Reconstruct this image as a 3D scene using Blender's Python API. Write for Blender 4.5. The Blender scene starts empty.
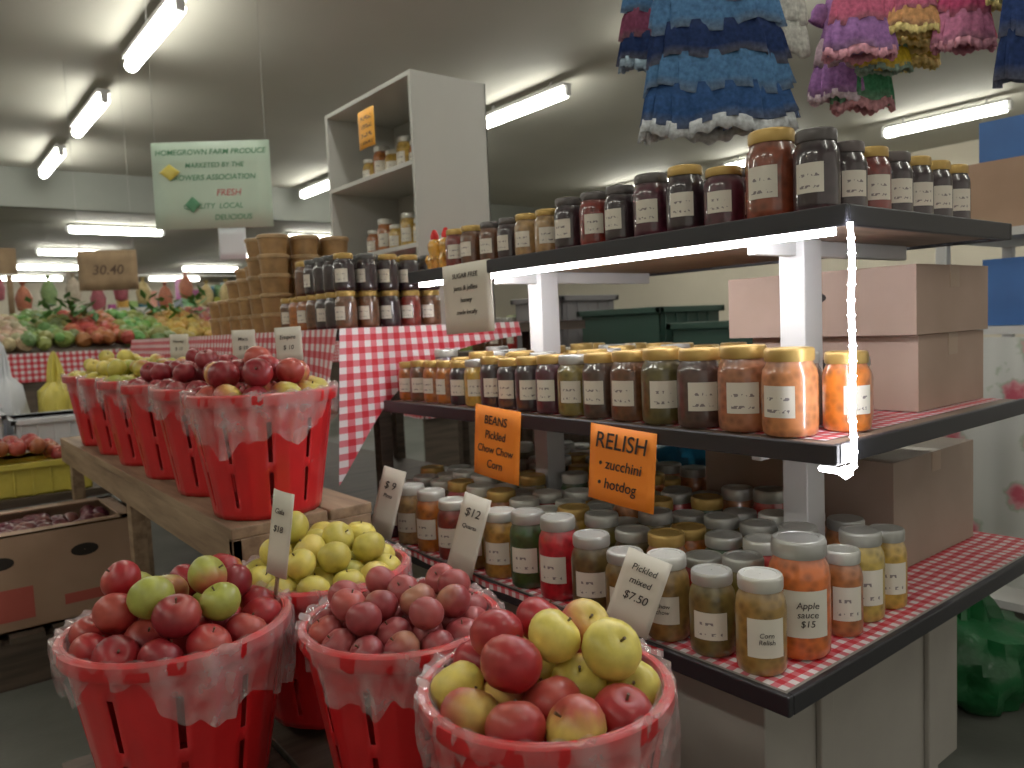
import bpy, math, random
from mathutils import Matrix, Vector, Euler
rng = random.Random(7)
S = bpy.context.scene
COL = S.collection
pi = math.pi

# ------------------------------------------------------------ materials
def new_mat(name):
    m = bpy.data.materials.new(name); m.use_nodes = True
    nt = m.node_tree; b = nt.nodes['Principled BSDF']
    return m, nt, b
def simple(name, col, rough=0.5, metal=0.0, noise=0.0, nscale=8, bump=0.0, bscale=60, coat=0.0, emit=0.0):
    m, nt, b = new_mat(name)
    b.inputs['Roughness'].default_value = rough
    b.inputs['Metallic'].default_value = metal
    b.inputs['Coat Weight'].default_value = coat
    tc = nt.nodes.new('ShaderNodeTexCoord')
    n = nt.nodes.new('ShaderNodeTexNoise'); n.inputs['Scale'].default_value = nscale
    n.inputs['Detail'].default_value = 5
    nt.links.new(tc.outputs['Object'], n.inputs['Vector'])
    r = nt.nodes.new('ShaderNodeValToRGB')
    a = max(noise, 0.02)
    r.color_ramp.elements[0].position = .3; r.color_ramp.elements[1].position = .7
    r.color_ramp.elements[0].color = tuple(c*(1-a) for c in col)+(1,)
    r.color_ramp.elements[1].color = tuple(min(1, c*(1+a)) for c in col)+(1,)
    nt.links.new(n.outputs['Fac'], r.inputs['Fac'])
    nt.links.new(r.outputs['Color'], b.inputs['Base Color'])
    if bump > 0:
        n2 = nt.nodes.new('ShaderNodeTexNoise'); n2.inputs['Scale'].default_value = bscale
        nt.links.new(tc.outputs['Object'], n2.inputs['Vector'])
        bp = nt.nodes.new('ShaderNodeBump'); bp.inputs['Strength'].default_value = bump
        bp.inputs['Distance'].default_value = .01
        nt.links.new(n2.outputs['Fac'], bp.inputs['Height']); nt.links.new(bp.outputs['Normal'], b.inputs['Normal'])
    if emit > 0:
        b.inputs['Emission Color'].default_value = tuple(col)+(1,)
        b.inputs['Emission Strength'].default_value = emit
    return m
def attr_mat(name, rough, nscale, lo, hi, metal=0, coat=0.0, stretch=(1,1,1), voro=False, bump=0.0, spec=0.5, crough=.09):
    m, nt, b = new_mat(name)
    at = nt.nodes.new('ShaderNodeAttribute'); at.attribute_name = 'Col'
    tc = nt.nodes.new('ShaderNodeTexCoord')
    mp = nt.nodes.new('ShaderNodeMapping'); mp.inputs['Scale'].default_value = stretch
    nt.links.new(tc.outputs['Object'], mp.inputs['Vector'])
    if voro:
        n = nt.nodes.new('ShaderNodeTexVoronoi'); n.inputs['Scale'].default_value = nscale; out = n.outputs['Distance']
    else:
        n = nt.nodes.new('ShaderNodeTexNoise'); n.inputs['Scale'].default_value = nscale; n.inputs['Detail'].default_value = 4; out = n.outputs['Fac']
    nt.links.new(mp.outputs['Vector'], n.inputs['Vector'])
    mr = nt.nodes.new('ShaderNodeMapRange'); mr.inputs['From Min'].default_value = .25 if not voro else 0
    mr.inputs['From Max'].default_value = .75 if not voro else .7
    mr.inputs['To Min'].default_value = lo; mr.inputs['To Max'].default_value = hi
    nt.links.new(out, mr.inputs['Value'])
    vm = nt.nodes.new('ShaderNodeVectorMath'); vm.operation = 'SCALE'
    nt.links.new(at.outputs['Color'], vm.inputs[0]); nt.links.new(mr.outputs['Result'], vm.inputs['Scale'])
    nt.links.new(vm.outputs['Vector'], b.inputs['Base Color'])
    b.inputs['Roughness'].default_value = rough; b.inputs['Metallic'].default_value = metal
    b.inputs['Coat Weight'].default_value = coat; b.inputs['Coat Roughness'].default_value = crough
    b.inputs['Specular IOR Level'].default_value = spec
    if bump:
        bp = nt.nodes.new('ShaderNodeBump'); bp.inputs['Strength'].default_value = bump; bp.inputs['Distance'].default_value = .004
        nt.links.new(out, bp.inputs['Height']); nt.links.new(bp.outputs['Normal'], b.inputs['Normal'])
    return m
def uv_nodes(nt):
    u = nt.nodes.new('ShaderNodeUVMap'); u.uv_map = 'UVMap'
    s = nt.nodes.new('ShaderNodeSeparateXYZ'); nt.links.new(u.outputs['UV'], s.inputs['Vector'])
    return u, s
def math_n(nt, op, a, b=None):
    n = nt.nodes.new('ShaderNodeMath'); n.operation = op
    for i, x in enumerate((a, b)):
        if x is None: continue
        if isinstance(x, (int, float)): n.inputs[i].default_value = x
        else: nt.links.new(x, n.inputs[i])
    return n.outputs[0]
def gingham(name, cell=0.05):
    m, nt, b = new_mat(name)
    u, s = uv_nodes(nt)
    a = math_n(nt, 'GREATER_THAN', math_n(nt, 'FRACT', math_n(nt, 'DIVIDE', s.outputs[0], cell)), .5)
    c = math_n(nt, 'GREATER_THAN', math_n(nt, 'FRACT', math_n(nt, 'DIVIDE', s.outputs[1], cell)), .5)
    t = math_n(nt, 'MULTIPLY', math_n(nt, 'ADD', a, c), .5)
    r = nt.nodes.new('ShaderNodeValToRGB'); r.color_ramp.interpolation = 'CONSTANT'
    e = r.color_ramp.elements; e[0].color = (.72,.66,.67,1); e[1].position = .75; e[1].color = (.55,.012,.025,1)
    x = e.new(.3); x.color = (.62,.15,.18,1)
    nt.links.new(t, r.inputs['Fac']); nt.links.new(r.outputs['Color'], b.inputs['Base Color'])
    b.inputs['Roughness'].default_value = .6
    return m
def scribble(name, paper, ink, rows=5.0, thr=.52, sx=14, sy=30, b0=.3, b1=.78):
    m, nt, b = new_mat(name)
    u, s = uv_nodes(nt)
    fr = math_n(nt, 'FRACT', math_n(nt, 'MULTIPLY', s.outputs[1], rows))
    band = math_n(nt, 'MULTIPLY', math_n(nt, 'GREATER_THAN', fr, b0), math_n(nt, 'LESS_THAN', fr, b1))
    mx = math_n(nt, 'MULTIPLY', math_n(nt, 'GREATER_THAN', s.outputs[0], .15), math_n(nt, 'LESS_THAN', s.outputs[0], .85))
    my = math_n(nt, 'MULTIPLY', math_n(nt, 'GREATER_THAN', s.outputs[1], .1), math_n(nt, 'LESS_THAN', s.outputs[1], .92))
    mp = nt.nodes.new('ShaderNodeMapping'); mp.inputs['Scale'].default_value = (sx, sy, 1)
    nt.links.new(u.outputs['UV'], mp.inputs['Vector'])
    oi = nt.nodes.new('ShaderNodeTexCoord')
    ad = nt.nodes.new('ShaderNodeVectorMath'); ad.operation = 'ADD'
    sc = nt.nodes.new('ShaderNodeVectorMath'); sc.operation = 'SCALE'; sc.inputs['Scale'].default_value = 4
    nt.links.new(oi.outputs['Object'], sc.inputs[0])
    nt.links.new(mp.outputs['Vector'], ad.inputs[0]); nt.links.new(sc.outputs['Vector'], ad.inputs[1])
    n = nt.nodes.new('ShaderNodeTexNoise'); n.inputs['Scale'].default_value = 1; n.inputs['Detail'].default_value = 0
    nt.links.new(ad.outputs['Vector'], n.inputs['Vector'])
    ink_f = math_n(nt, 'MULTIPLY', math_n(nt, 'MULTIPLY', band, mx), math_n(nt, 'MULTIPLY', my, math_n(nt, 'GREATER_THAN', n.outputs['Fac'], thr)))
    mix = nt.nodes.new('ShaderNodeMix'); mix.data_type = 'RGBA'
    mix.inputs['A'].default_value = paper+(1,); mix.inputs['B'].default_value = ink+(1,)
    nt.links.new(ink_f, mix.inputs['Factor'])
    nt.links.new(mix.outputs['Result'], b.inputs['Base Color']); b.inputs['Roughness'].default_value = .6
    return m
def wood(name, c1, c2, sc=(2, 30, 30)):
    m, nt, b = new_mat(name)
    tc = nt.nodes.new('ShaderNodeTexCoord'); mp = nt.nodes.new('ShaderNodeMapping'); mp.inputs['Scale'].default_value = sc
    nt.links.new(tc.outputs['Object'], mp.inputs['Vector'])
    n = nt.nodes.new('ShaderNodeTexNoise'); n.inputs['Scale'].default_value = 1.5; n.inputs['Detail'].default_value = 6
    nt.links.new(mp.outputs['Vector'], n.inputs['Vector'])
    r = nt.nodes.new('ShaderNodeValToRGB'); r.color_ramp.elements[0].position = .35; r.color_ramp.elements[1].position = .65
    r.color_ramp.elements[0].color = c1+(1,); r.color_ramp.elements[1].color = c2+(1,)
    nt.links.new(n.outputs['Fac'], r.inputs['Fac']); nt.links.new(r.outputs['Color'], b.inputs['Base Color'])
    b.inputs['Roughness'].default_value = .6
    return m
def film(name, col, op):
    m, nt, b = new_mat(name)
    b.inputs['Base Color'].default_value = col+(1,); b.inputs['Roughness'].default_value = .12
    b.inputs['Specular IOR Level'].default_value = 1.0
    b.inputs['Coat Weight'].default_value = 1.0
    tr = nt.nodes.new('ShaderNodeBsdfTransparent'); mx = nt.nodes.new('ShaderNodeMixShader')
    tc = nt.nodes.new('ShaderNodeTexCoord'); n = nt.nodes.new('ShaderNodeTexNoise'); n.inputs['Scale'].default_value = 16; n.inputs['Detail'].default_value = 3
    nt.links.new(tc.outputs['Object'], n.inputs['Vector'])
    mr = nt.nodes.new('ShaderNodeMapRange'); mr.inputs['From Min'].default_value = .35; mr.inputs['From Max'].default_value = .65
    mr.inputs['To Min'].default_value = op-.16; mr.inputs['To Max'].default_value = op+.18
    nt.links.new(n.outputs['Fac'], mr.inputs['Value']); nt.links.new(mr.outputs['Result'], mx.inputs['Fac'])
    bp = nt.nodes.new('ShaderNodeBump'); bp.inputs['Strength'].default_value = .9; bp.inputs['Distance'].default_value = .012
    nt.links.new(n.outputs['Fac'], bp.inputs['Height']); nt.links.new(bp.outputs['Normal'], b.inputs['Normal'])
    nt.links.new(tr.outputs[0], mx.inputs[1]); nt.links.new(b.outputs[0], mx.inputs[2])
    nt.links.new(mx.outputs[0], nt.nodes['Material Output'].inputs['Surface'])
    return m

M_content = attr_mat('jar_contents', .35, 60, .55, 1.25, coat=1.0, voro=True, crough=.04)
M_lid = attr_mat('jar_lid_metal', .4, 20, .9, 1.1, metal=.45)
M_label = scribble('jar_label_paper', (.7,.66,.57), (.22,.19,.19), rows=2.6, sx=10, sy=9, thr=.53, b0=.4, b1=.66)
M_labelp = simple('plain_label_paper', (.72,.69,.6), .6)
M_apple = attr_mat('apple_skin', .38, 45, .8, 1.15, coat=.08, spec=.4)
M_stem = simple('apple_stem', (.1,.06,.03))
M_veg = attr_mat('produce_skin', .45, 30, .7, 1.25)
M_cloth = attr_mat('dress_fabric', .85, 90, .6, 1.3, bump=.3, spec=.1)
M_redpl = simple('red_basket_plastic', (.58,.014,.018), .35, noise=.12, coat=.2)
M_film = film('clear_plastic_liner', (.8,.7,.7), .25)
M_ging = gingham('red_gingham', .03)
M_ging2 = gingham('red_gingham_small', .044)
M_black = simple('black_edge_trim', (.015,.015,.02), .45)
M_shelf = wood('shelf_board_wood', (.18,.12,.085), (.27,.19,.14), (3, 30, 30))
M_deckw = simple('grey_laminate', (.33,.31,.28), .5, noise=.05)
M_white = simple('white_painted_metal', (.53,.53,.53), .45)
M_hutch = simple('white_melamine', (.46,.46,.43), .5)
M_wood = wood('rough_bench_wood', (.18,.11,.065), (.34,.23,.14), (20, 2, 20))
M_woodd = wood('dark_bench_wood', (.05,.035,.025), (.1,.07,.05))
M_card = wood('cardboard', (.31,.19,.12), (.38,.24,.16), (3,3,3))
M_cardp = wood('cardboard_pinkish', (.33,.225,.17), (.39,.27,.21), (3,3,3))
M_cardd = wood('cardboard_dull', (.28,.21,.165), (.33,.25,.2), (3,3,3))
M_dark = simple('dark_cutout', (.02,.015,.012), .9)
M_tape = simple('packing_tape', (.36,.25,.18), .3)
M_paper = simple('price_card_paper', (.62,.58,.49), .7, noise=.04)
M_orange = simple('orange_card', (.9,.24,.015), .6)
M_orange2 = scribble('orange_card_writing', (.8,.36,.03), (.2,.08,.02), rows=4.5, sx=10, sy=18, thr=.5)
M_ink = simple('marker_ink', (.03,.024,.022), .7)
M_green = simple('green_ink', (.08,.25,.13), .7)
M_redink = simple('red_ink', (.5,.09,.12), .7)
M_signw = simple('sign_board_white', (.42,.54,.43), .5)
M_led = simple('led_strip_glow', (.95,.95,1), emit=42)
M_tube = simple('fluorescent_tube', (1,.985,.87), emit=28)
M_blue = simple('blue_cardboard', (.02,.1,.32), .5, noise=.1)
M_yel = simple('yellow_plastic_bag', (.6,.5,.08), .35, noise=.15, bump=.3)
M_bagg = simple('green_plastic_bag', (.006,.09,.025), .35, noise=.3, bump=.6, bscale=25)
M_bagb = simple('blue_plastic_bag', (.02,.25,.5), .3, noise=.3, bump=.6, bscale=25)
M_bagw = simple('white_plastic', (.6,.62,.66), .35, noise=.05, bump=.2, bscale=20)
M_greenc = simple('green_crate_plastic', (.02,.055,.04), .5)
M_grey = simple('grey_bin_plastic', (.2,.19,.2), .5)
M_string = simple('string', (.28,.28,.26))
M_leaf = simple('leaf_green', (.06,.18,.04), .6, noise=.4)

# ------------------------------------------------------------ mesh builder
class MB:
    def __init__(s): s.v=[]; s.f=[]; s.m=[]; s.c=[]; s.uv=[]
    def add(s, vs, fs, m=0, c=(1,1,1), uv=None):
        o = len(s.v); s.v += [tuple(x) for x in vs]
        s.f += [tuple(i+o for i in f) for f in fs]
        s.m += (m if isinstance(m, list) else [m]*len(fs))
        s.c += (c if isinstance(c, list) else [c]*len(vs))
        s.uv += (uv if uv else [(0,0)]*len(vs))
    def box(s, x0,x1,y0,y1,z0,z1, m=0, c=(1,1,1), M=None):
        vs = [Vector((x,y,z)) for x in (x0,x1) for y in (y0,y1) for z in (z0,z1)]
        if M: vs = [M@v for v in vs]
        s.add(vs, [(0,1,3,2),(4,6,7,5),(0,4,5,1),(2,3,7,6),(0,2,6,4),(1,5,7,3)], m, c)
    def lathe(s, prof, seg, M, m=0, c=(1,1,1), rf=None, zf=None):
        vs=[]; cs=[]
        for k,(r,z) in enumerate(prof):
            for i in range(seg):
                a=2*pi*i/seg; rr=r*(rf(a,k) if rf else 1)
                vs.append(M@Vector((rr*math.cos(a), rr*math.sin(a), z+(zf(a,k) if zf else 0))))
                cs.append(c[k] if isinstance(c,list) else c)
        fs=[]; ms=[]
        for k in range(len(prof)-1):
            for i in range(seg):
                j=(i+1)%seg
                fs.append((k*seg+i,k*seg+j,(k+1)*seg+j,(k+1)*seg+i)); ms.append(m[k] if isinstance(m,list) else m)
        s.add(vs,fs,ms,cs)
    def grid(s, P, nu, nv, m=0, c=(1,1,1), UV=None):
        vs=[];uv=[]
        for j in range(nv+1):
            for i in range(nu+1):
                u=i/nu; v=j/nv; vs.append(P(u,v)); uv.append(UV(u,v) if UV else (u,v))
        fs=[(j*(nu+1)+i, j*(nu+1)+i+1, (j+1)*(nu+1)+i+1, (j+1)*(nu+1)+i) for j in range(nv) for i in range(nu)]
        s.add(vs,fs,m,c,uv)
    def build(s, name, mats, parent=None, smooth=True, solid=0, bevel=0, keep_origin=False):
        xs=[v[0] for v in s.v]; ys=[v[1] for v in s.v]; zs=[v[2] for v in s.v]
        o = Vector(((min(xs)+max(xs))/2,(min(ys)+max(ys))/2,min(zs))) if not keep_origin else Vector((0,0,0))
        me=bpy.data.meshes.new(name); me.from_pydata([tuple(Vector(v)-o) for v in s.v],[],s.f)
        for mt in mats: me.materials.append(mt)
        me.polygons.foreach_set('material_index', s.m)
        ca=me.color_attributes.new('Col','FLOAT_COLOR','POINT')
        fl=[]
        for c in s.c: fl += [c[0],c[1],c[2],1]
        ca.data.foreach_set('color', fl)
        ul=me.uv_layers.new(name='UVMap')
        li=[0]*len(me.loops); me.loops.foreach_get('vertex_index', li)
        fu=[]
        for i in li: fu += [s.uv[i][0], s.uv[i][1]]
        ul.data.foreach_set('uv', fu)
        if smooth:
            me.polygons.foreach_set('use_smooth',[True]*len(me.polygons))
            me.set_sharp_from_angle(angle=math.radians(42))
        me.update()
        ob=bpy.data.objects.new(name, me); COL.objects.link(ob); ob.location=o
        if parent: ob.parent=parent; ob.location=o-parent.location
        if solid:
            md=ob.modifiers.new('thickness','SOLIDIFY'); md.thickness=solid
        if bevel:
            md=ob.modifiers.new('bevel','BEVEL'); md.width=bevel; md.segments=2
        return ob
def T(x,y,z): return Matrix.Translation((x,y,z))
def empty(name, loc):
    e=bpy.data.objects.new(name,None); e.location=Vector(loc); e.empty_display_size=.1; COL.objects.link(e); return e
def text(body, size, parent, loc, mat, name='lettering', rot=(pi/2,0,0), align='CENTER', bold=.006):
    cu=bpy.data.curves.new(name,'FONT'); cu.body=body; cu.size=size; cu.align_x=align; cu.align_y='CENTER'; cu.extrude=.0003
    cu.offset = size*bold; cu.shear=.15
    cu.materials.append(mat); ob=bpy.data.objects.new(name,cu); COL.objects.link(ob)
    ob.parent=parent; ob.location=loc; ob.rotation_euler=rot; return ob

# ------------------------------------------------------------ room
def slab(name,x0,x1,y0,y1,z0,z1,mat):
    b=MB(); b.box(x0,x1,y0,y1,z0,z1); return b.build(name,[mat],smooth=False)
M_floor = simple('stained_concrete', (.12,.125,.11), .5, noise=.35, nscale=2.5, bump=.1)
M_ceil = simple('ceiling_paint', (.37,.36,.31), .8, noise=.05, nscale=1)
M_wall = simple('wall_cream', (.55,.5,.4), .8, noise=.06, nscale=1)
M_soff = simple('soffit_paint', (.2,.21,.19), .8)
slab('floor',-6,11,-4,24,-.1,0,M_floor)
slab('ceiling',-6,11,-4,10.8,3.36,3.45,M_ceil)
slab('ceiling_lower',-6,11,10.95,24,2.95,3.04,M_ceil)
slab('trim_1',-6,11,10.8,10.95,2.9,3.45,M_soff)
slab('wall_back',-6,11,24,24.15,0,3.1,M_wall)
slab('wall_right',11,11.15,-4,24,0,3.45,M_wall)
slab('wall_left',-6.15,-6,-4,24,0,3.45,M_wall)

def tube(x,y,z=3.22,L=1.2,alongx=False,ceil=3.36):
    e=empty('fluorescent_light',(x,y,z))
    M=T(x,y,z)@(Matrix.Rotation(pi/2,4,'Z') if alongx else Matrix.Identity(4))
    b=MB(); b.box(-.05,.05,-L/2-.03,L/2+.03,.05,.08,M=M); b.box(-.025,.025,-L/2-.05,-L/2-.01,-.03,.06,M=M); b.box(-.025,.025,L/2+.01,L/2+.05,-.03,.06,M=M)
    for yy in (-L*.35,L*.35): b.box(-.008,.008,yy-.008,yy+.008,.08,ceil-z,M=M)
    b.build('housing',[M_white],e,smooth=False)
    c=MB(); Mr=M@Matrix.Rotation(pi/2,4,'X')
    c.lathe([(0.001,-L/2),(.045,-L/2),(.045,L/2),(.001,L/2)],10,Mr)  # radius widened so the bloom is part of the tube's shape
    c.build('glowing_tube',[M_tube],e)
for k in range(-3,3):
    tube(1.46,5.5+2.15*k)  # near end of this row is out of view, included for its light
    tube(-2.0,5.5+2.15*k)
for k in range(-3,3): tube(4.65,5.6+2.15*k)
for k in range(-1,3): tube(8.9,3.7+2.15*k)
for x in (-.6,2.6,5.8):
    for y in (12.4,15.5,18.5,21.5): tube(x,y,2.86,1.2,True,2.95)

# ------------------------------------------------------------ jars
GOLD=(.48,.31,.09); WHT=(.58,.58,.53); SIL=(.4,.4,.37)
def jar(b,x,y,z,H,R,col,lid=GOLD,a0=None,lab=True,seg=20,lw=.62,lh=(.22,.58),lm=2):
    M=T(x,y,z)
    lt=tuple(min(1,c*.9+.05) for c in col)
    prof=[(.001,0),(R*.88,0),(R*.98,H*.03),(R,H*.1),(R,H*.68),(R*.95,H*.76),(R*.84,H*.82),(R*.82,H*.85),
          (R*.87,H*.85),(R*.89,H*.87),(R*.89,H*.965),(R*.86,H*.99),(R*.82,H),(R*.66,H),(R*.64,H*.993),(.001,H*.993)]
    m=[0]*7+[1]*8
    cs=[col]*6+[lt,lt]+[lid]*8
    b.lathe(prof,seg,M,m,cs)
    if lab:
        if a0 is None: a0=pi+.45+rng.uniform(-.35,.35)
        z0,z1=H*lh[0],H*lh[1]
        def P(u,v):
            a=a0-lw+2*lw*u; return (x+(R*1.012)*math.cos(a), y+(R*1.012)*math.sin(a), z+z0+(z1-z0)*v)
        b.grid(P,8,1,lm,(1,1,1),lambda u,v:(u,v))
JM=[M_content,M_lid,M_label,M_labelp]
BLK=(.022,.01,.015); PUR=(.06,.01,.022); DRED=(.16,.015,.01); RED=(.42,.02,.02); AMB=(.34,.1,.012); ORG=(.56,.15,.018)
OLV=(.17,.13,.03); DOLV=(.075,.06,.015); DGR=(.02,.06,.015); YEL=(.46,.28,.04); PCH=(.42,.15,.05); BRN=(.11,.04,.015); TAN=(.3,.18,.07)

# ------------------------------------------------------------ rack
ZD,ZM,ZT=.62,1.017,1.432
XD,XM,XT=1.11,1.265,1.31
Y0,Y1,YM=.71,2.16,2.28
rack=empty('tiered_display_rack',(1.6,1.45,0))
b=MB()
b.box(XT,2.03,Y0,Y1,ZT-.026,ZT); b.build('top_shelf_board',[M_shelf],rack,False)
b=MB(); b.box(XT-.012,XT,Y0-.012,Y1+.01,ZT-.034,ZT+.004); b.box(XT,2.03,Y0-.012,Y0,ZT-.034,ZT+.004); b.box(2.03,2.042,Y0-.012,Y1+.01,ZT-.034,ZT+.004)
b.box(XM-.014,XM,Y0-.014,YM+.01,ZM-.034,ZM+.003); b.box(XM,2.13,Y0-.014,Y0,ZM-.034,ZM+.003)
b.box(XD-.014,XD,Y0-.014,2.3,ZD-.034,ZD+.002); b.box(XD,2.32,Y0-.014,Y0,ZD-.034,ZD+.002)
b.build('edge_trim',[M_black],rack,False,bevel=.003)
b=MB(); b.box(XM,2.13,Y0,YM,ZM-.03,ZM); b.build('middle_shelf_board',[M_shelf],rack,False)
b=MB(); b.box(XD,2.32,Y0,2.3,ZD-.03,ZD); b.build('lower_deck',[M_deckw],rack,False)
b=MB()
for py in (.93,1.78):
    b.box(1.50,1.57,py-.03,py+.03,ZD,ZT-.026); 
    for zz in (ZM-.03,ZT-.026):
        b.box(1.36,2.0,py-.012,py+.012,zz-.035,zz)
b.build('uprights_and_brackets',[M_white],rack,False,bevel=.003)
b=MB(); b.box(1.27,2.15,.86,2.2,.06,ZD-.03); b.box(1.3,2.12,.9,2.17,0,.06); b.box(1.45,1.5,.845,.86,.06,ZD-.03); b.box(1.95,2.0,.845,.86,.06,ZD-.03)
b.build('base_cabinet',[M_deckw],rack,False,bevel=.004)
b=MB(); b.grid(lambda u,v:(XD+.004+u*1.2,Y0+.004+v*1.57,ZD+.002+.0015*math.sin(u*40)*math.sin(v*31)),40,40,0,UV=lambda u,v:(u*1.2,v*1.57)); 
b.grid(lambda u,v:(XD-.017-.002*math.sin(u*60),Y0+.25+u*1.29,ZD-.012-.002*math.sin(u*33)+.016*v),60,2,0,UV=lambda u,v:(u*1.29,v*.02))
b.build('deck_tablecloth',[M_ging],rack)
b=MB(); b.grid(lambda u,v:(XM+.03+u*.82,Y0+.03+v*1.52,ZM+.002),4,4,0,UV=lambda u,v:(u*.82,v*1.52)); b.build('middle_cloth',[M_ging],rack)
b=MB(); b.grid(lambda u,v:(XT+.004+u*.70,Y0+.004+v*1.43,ZT+.002),4,4,0,UV=lambda u,v:(u*.72,v*1.43)); b.build('top_cloth',[M_ging],rack)
def cord(b,pts,r,seg=8,m=0):
    n=len(pts)
    for k in range(n-1):
        p=Vector(pts[k]); q=Vector(pts[k+1]); d=(q-p); L=d.length
        M=T(*p)@d.to_track_quat('Z','Y').to_matrix().to_4x4()
        b.lathe([(r,0),(r,L)],seg,M,m)
b=MB(); b.box(XT+.012,XT+.03,Y0+.03,Y1-.02,ZT-.045,ZT-.027)
cp=[(XT-.012+.001*math.sin(t*1.3),Y0-.02+.0015*math.cos(t*1.1),ZT-.03-(ZT-ZM+.01)*t/16) for t in range(17)]
cord(b,cp,.005)
for q in cp[1::1]: b.lathe([(.001,-.007),(.0075,0),(.001,.007)],8,T(*q))  # glowing beads put the glare spots along the cord into shape
cord(b,[cp[-1],(XM+.005,Y0-.02,ZM-.045),(XM+.03,Y0+.04,ZM-.05)],.0055)
b.lathe([(.001,-.012),(.012,-.004),(.012,.006),(.001,.012)],12,T(XM+.01,Y0-.018,ZM-.047))  # glowing ball added as the glare at the cord's lower end
b.build('led_strip_and_glare',[M_led],rack)

def near_post(x,y): return 1.455<x<1.615 and (abs(y-.93)<.077 or abs(y-1.78)<.077)
# top shelf jars
b=MB()
y=.79;i=0
while y<1.98:
    H=.14; R=.042
    col=[BLK,(.2,.045,.02),PUR,BLK,PUR,BLK,DRED,BLK,TAN,TAN,BLK,BRN,BRN,DRED,AMB][min(i,14)]
    if i==0: H=.15
    if i==1: H,R=.17,.05
    if i==2: H=.12
    if i>=5: H=.13;R=.039
    if i>=8: H=.115; R=.036
    lid=GOLD if i in(1,2,3,8,9,12,13) else (.1,.09,.09)
    jar(b,1.365+rng.uniform(-.006,.006),y,ZT+.003,H,R,col,lid); y+=2*R+.012; i+=1
for k in range(6):
    jar(b,1.455+.094*k,.785,ZT+.003,.135,.041,rng.choice([BLK,BLK,PUR,BRN,DRED]),rng.choice([(.12,.1,.1),(.12,.1,.1),GOLD]),a0=pi+1.0)
for r in range(1,6):
    y=.885+.03*(r%2)
    while y<1.94:
        if rng.random()<.95 and not (r>2 and y>1.3 and rng.random()<.4):
            H=rng.choice([.12,.13,.14]) if y<1.5 else .115
            jar(b,1.365+.1*r,y,ZT+.003,H,.041,rng.choice([BLK,BLK,PUR,BRN,DRED]),rng.choice([GOLD,(.12,.1,.1),(.12,.1,.1)]))
        y+=.1
b.build('jam_jars',JM)
b=MB()
for (x,y) in ((1.37,2.045),(1.37,2.11),(1.44,2.07)):
    M=T(x,y,ZT+.003)
    b.lathe([(.001,0),(.024,0),(.028,.01),(.027,.04),(.02,.055),(.024,.068),(.024,.085),(.016,.098),(.01,.1)],14,M,0,(.6,.3,.03))
    b.lathe([(.014,.1),(.014,.112),(.006,.13),(.001,.132)],12,M,1,(.6,.02,.02))
    for s_ in (-1,1):
        b.lathe([(.001,-.006),(.007,0),(.001,.006)],8,M@T(0,s_*.02,.094),0,(.6,.3,.03))
        b.lathe([(.001,-.018),(.009,0),(.001,.018)],8,M@T(-.022,s_*.014,.035),0,(.6,.3,.03))
b.build('honey_bear_bottles',[M_content,M_lid])
# middle shelf jars
b=MB()
seqM=[(PCH,.165,.052),((.3,.11,.05),.17,.052),((.06,.03,.025),.165,.05),(DOLV,.165,.049),(BRN,.16,.048),((.06,.03,.02),.155,.044),(OLV,.15,.044),(PUR,.15,.042),(BLK,.145,.041),(BLK,.14,.04),(BLK,.145,.04),(YEL,.135,.038),(BLK,.13,.038),(AMB,.13,.037),(AMB,.13,.036),(BRN,.13,.036),(AMB,.125,.036),(AMB,.125,.036)]
y=.775
for i,(c,H,R) in enumerate(seqM):
    y+=R
    if y>2.24: break
    jar(b,1.325+rng.uniform(-.004,.004),y,ZM+.004,H,R,c,GOLD if i not in (6,11) else SIL); y+=R+.003
for r,xx in enumerate((1.435,1.54,1.65,1.76,1.87,1.98)):
    y=.775+.05*(r%2)
    while y<2.2:
        if not near_post(xx,y) and not(xx>1.64 and y<1.33):
            c=[ORG,PCH,AMB][min(r,2)] if y<.85 else rng.choice([ORG,PCH,OLV,YEL,BLK,BRN,PUR,AMB])
            jar(b,xx,y,ZM+.004,rng.uniform(.13,.16),.045,c,rng.choice([GOLD,GOLD,SIL,SIL]),a0=pi+1.0 if y<.85 else None,seg=16)
        y+=.1
b.build('preserve_jars',JM)
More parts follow.
